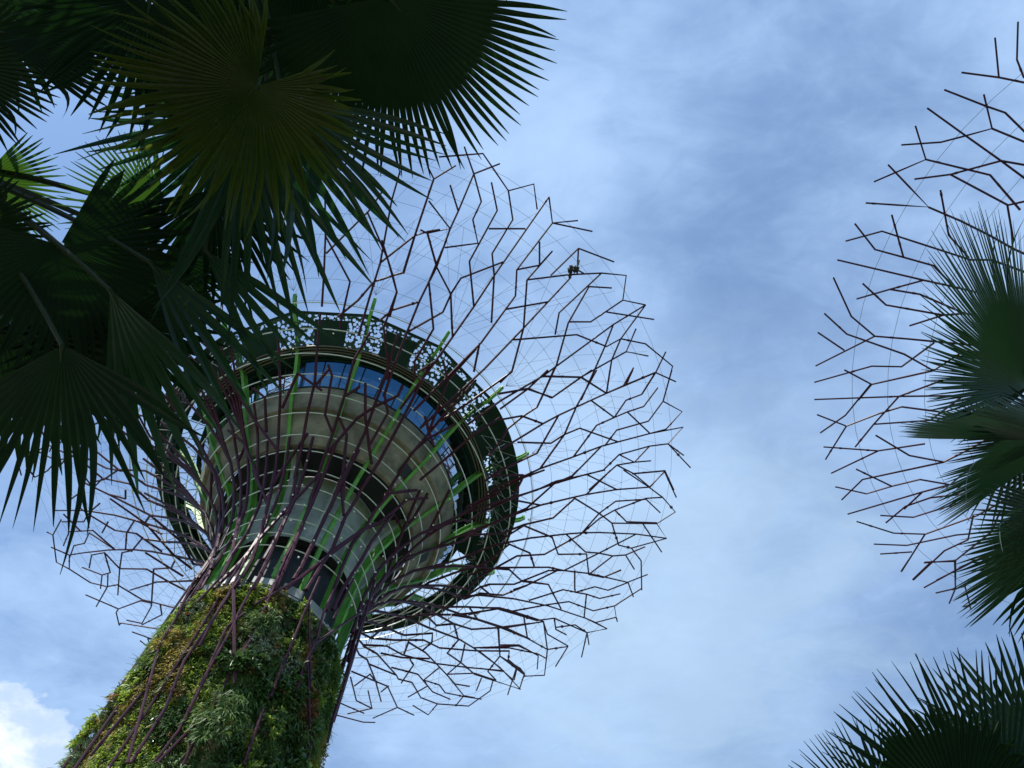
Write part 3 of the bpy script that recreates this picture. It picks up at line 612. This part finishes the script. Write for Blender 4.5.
# left: two palms whose crowns hang over the corner
cA = at(-90, 150, 6.6); PA = palm('fan palm at the left edge whose dark fronds hang down the left side', cA)
cB = at(225, -150, 6.6); PB = palm('fan palm whose dark fronds spread over the top left corner above the tower', cB)
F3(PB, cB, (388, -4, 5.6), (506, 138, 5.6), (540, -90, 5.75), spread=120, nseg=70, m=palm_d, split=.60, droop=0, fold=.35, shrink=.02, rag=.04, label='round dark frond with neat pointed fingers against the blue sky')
F3(PB, cB, (257, 86, 5.0), (150, 200, 4.9), (110, 20, 5.2), spread=150, nseg=74, m=palm_y, split=.55, droop=.04, fold=.9, cup=-.12, shrink=.45, rag=.12, messy=2, label='yellow-lit frond seen from below')
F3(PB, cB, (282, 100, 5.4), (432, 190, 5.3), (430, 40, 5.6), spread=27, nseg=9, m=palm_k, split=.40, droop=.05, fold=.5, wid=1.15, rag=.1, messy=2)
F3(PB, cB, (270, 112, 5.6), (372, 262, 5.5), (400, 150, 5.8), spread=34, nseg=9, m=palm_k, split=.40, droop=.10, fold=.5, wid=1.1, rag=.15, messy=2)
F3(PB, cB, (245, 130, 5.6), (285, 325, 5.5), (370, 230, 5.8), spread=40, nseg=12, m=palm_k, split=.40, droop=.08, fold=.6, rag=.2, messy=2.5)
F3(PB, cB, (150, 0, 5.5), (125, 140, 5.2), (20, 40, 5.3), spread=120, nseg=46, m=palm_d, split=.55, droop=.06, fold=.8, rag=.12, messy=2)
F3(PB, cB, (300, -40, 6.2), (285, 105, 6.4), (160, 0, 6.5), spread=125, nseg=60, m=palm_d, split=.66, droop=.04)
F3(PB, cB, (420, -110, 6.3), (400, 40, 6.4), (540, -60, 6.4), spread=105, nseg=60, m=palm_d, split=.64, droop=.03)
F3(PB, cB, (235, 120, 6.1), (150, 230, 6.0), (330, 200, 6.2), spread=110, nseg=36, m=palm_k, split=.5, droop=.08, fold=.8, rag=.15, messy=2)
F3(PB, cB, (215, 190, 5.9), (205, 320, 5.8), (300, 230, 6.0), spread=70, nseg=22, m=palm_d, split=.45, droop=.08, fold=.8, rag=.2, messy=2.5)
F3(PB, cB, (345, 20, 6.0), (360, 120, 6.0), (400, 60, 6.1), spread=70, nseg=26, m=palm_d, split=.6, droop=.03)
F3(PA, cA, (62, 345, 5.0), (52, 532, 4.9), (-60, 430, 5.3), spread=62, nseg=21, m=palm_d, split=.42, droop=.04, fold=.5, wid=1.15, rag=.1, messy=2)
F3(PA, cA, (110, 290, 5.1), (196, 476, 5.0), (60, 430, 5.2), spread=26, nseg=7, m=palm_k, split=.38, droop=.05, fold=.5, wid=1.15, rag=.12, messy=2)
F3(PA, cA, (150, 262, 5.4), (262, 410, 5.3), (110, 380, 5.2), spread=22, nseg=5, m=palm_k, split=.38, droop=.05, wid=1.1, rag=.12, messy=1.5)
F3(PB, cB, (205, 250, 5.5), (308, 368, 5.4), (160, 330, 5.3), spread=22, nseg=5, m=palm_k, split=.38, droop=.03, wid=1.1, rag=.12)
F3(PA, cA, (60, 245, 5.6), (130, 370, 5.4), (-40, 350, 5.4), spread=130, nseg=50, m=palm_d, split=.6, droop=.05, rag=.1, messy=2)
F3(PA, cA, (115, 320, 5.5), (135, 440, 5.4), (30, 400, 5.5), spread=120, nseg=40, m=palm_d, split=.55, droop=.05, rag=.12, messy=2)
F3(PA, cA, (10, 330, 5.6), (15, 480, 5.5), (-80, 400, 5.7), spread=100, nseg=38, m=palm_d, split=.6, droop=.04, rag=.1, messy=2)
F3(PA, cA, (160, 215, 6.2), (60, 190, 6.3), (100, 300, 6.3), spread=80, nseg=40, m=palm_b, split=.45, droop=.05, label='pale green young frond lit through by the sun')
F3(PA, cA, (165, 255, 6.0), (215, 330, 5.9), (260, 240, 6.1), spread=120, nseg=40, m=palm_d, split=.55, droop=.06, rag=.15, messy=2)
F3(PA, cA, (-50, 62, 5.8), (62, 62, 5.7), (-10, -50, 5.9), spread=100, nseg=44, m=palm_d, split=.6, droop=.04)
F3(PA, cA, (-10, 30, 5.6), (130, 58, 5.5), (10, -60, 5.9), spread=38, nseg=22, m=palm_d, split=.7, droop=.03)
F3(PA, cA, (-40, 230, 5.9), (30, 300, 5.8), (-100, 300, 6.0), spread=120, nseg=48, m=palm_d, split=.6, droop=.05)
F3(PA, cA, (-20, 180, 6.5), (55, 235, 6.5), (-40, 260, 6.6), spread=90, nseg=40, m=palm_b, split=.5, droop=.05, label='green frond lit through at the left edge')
F3(PB, cB, (210, 60, 6.8), (105, 40, 6.9), (210, -60, 6.9), spread=60, nseg=30, m=palm_b, split=.5, droop=.03, label='dim green frond behind the yellow-lit one')
for q in ((-200, 120, 6.2, -360, 200, 6.0, -200, 300, 6.2), (-160, -120, 6.6, -300, -240, 6.7, -40, -260, 6.6), (-60, -40, 7.7, 60, -160, 8.1, -160, -160, 8.0), (60, 250, 8.0, 110, 350, 8.2, -60, 330, 8.2)):  # rest of the crown, plus upper fronds added to shade those below
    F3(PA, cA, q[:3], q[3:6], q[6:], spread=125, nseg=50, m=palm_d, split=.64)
for q in ((330, -300, 6.6, 430, -420, 6.9, 200, -420, 6.8), (200, -100, 7.6, 140, 10, 7.9, 60, -60, 7.9), (290, -60, 7.6, 310, 70, 7.9, 420, -60, 8.0), (180, -170, 7.5, 60, -260, 7.9, 60, -100, 7.9), (240, 50, 8.0, 200, 150, 8.2, 140, 60, 8.2)):  # same here: the higher ones are added to block the sun
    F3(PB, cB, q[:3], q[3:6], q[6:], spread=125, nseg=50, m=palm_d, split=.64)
# right
cC = at(1120, 420, 7.6); PC = palm('fan palm at the right edge with fronds in front of the bare steel canopy', cC)
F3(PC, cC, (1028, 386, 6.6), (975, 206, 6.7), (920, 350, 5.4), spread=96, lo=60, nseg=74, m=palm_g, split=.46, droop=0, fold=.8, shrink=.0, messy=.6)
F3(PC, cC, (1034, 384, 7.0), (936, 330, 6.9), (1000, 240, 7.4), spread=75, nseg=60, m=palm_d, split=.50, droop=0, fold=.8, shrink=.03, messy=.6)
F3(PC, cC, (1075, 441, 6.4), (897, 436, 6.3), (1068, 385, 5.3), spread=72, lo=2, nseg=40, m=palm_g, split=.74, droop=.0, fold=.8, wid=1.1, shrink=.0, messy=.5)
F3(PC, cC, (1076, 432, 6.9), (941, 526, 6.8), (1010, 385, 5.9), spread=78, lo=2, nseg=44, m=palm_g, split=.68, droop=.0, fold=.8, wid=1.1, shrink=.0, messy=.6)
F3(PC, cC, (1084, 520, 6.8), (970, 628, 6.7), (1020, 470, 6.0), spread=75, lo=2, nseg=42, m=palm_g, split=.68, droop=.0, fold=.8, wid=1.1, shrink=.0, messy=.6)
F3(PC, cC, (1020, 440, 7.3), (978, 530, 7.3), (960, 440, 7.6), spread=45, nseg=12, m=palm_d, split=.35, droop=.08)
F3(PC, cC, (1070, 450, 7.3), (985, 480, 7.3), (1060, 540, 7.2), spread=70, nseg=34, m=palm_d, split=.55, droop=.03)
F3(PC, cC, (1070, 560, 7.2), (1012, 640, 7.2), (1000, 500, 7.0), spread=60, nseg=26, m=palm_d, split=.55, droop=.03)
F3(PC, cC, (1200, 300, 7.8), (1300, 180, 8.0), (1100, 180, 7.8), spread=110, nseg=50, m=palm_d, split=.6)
cD = at(1100, 900, 6.8); PD = palm('fan palm filling the lower right corner with pleated upright fronds', cD)
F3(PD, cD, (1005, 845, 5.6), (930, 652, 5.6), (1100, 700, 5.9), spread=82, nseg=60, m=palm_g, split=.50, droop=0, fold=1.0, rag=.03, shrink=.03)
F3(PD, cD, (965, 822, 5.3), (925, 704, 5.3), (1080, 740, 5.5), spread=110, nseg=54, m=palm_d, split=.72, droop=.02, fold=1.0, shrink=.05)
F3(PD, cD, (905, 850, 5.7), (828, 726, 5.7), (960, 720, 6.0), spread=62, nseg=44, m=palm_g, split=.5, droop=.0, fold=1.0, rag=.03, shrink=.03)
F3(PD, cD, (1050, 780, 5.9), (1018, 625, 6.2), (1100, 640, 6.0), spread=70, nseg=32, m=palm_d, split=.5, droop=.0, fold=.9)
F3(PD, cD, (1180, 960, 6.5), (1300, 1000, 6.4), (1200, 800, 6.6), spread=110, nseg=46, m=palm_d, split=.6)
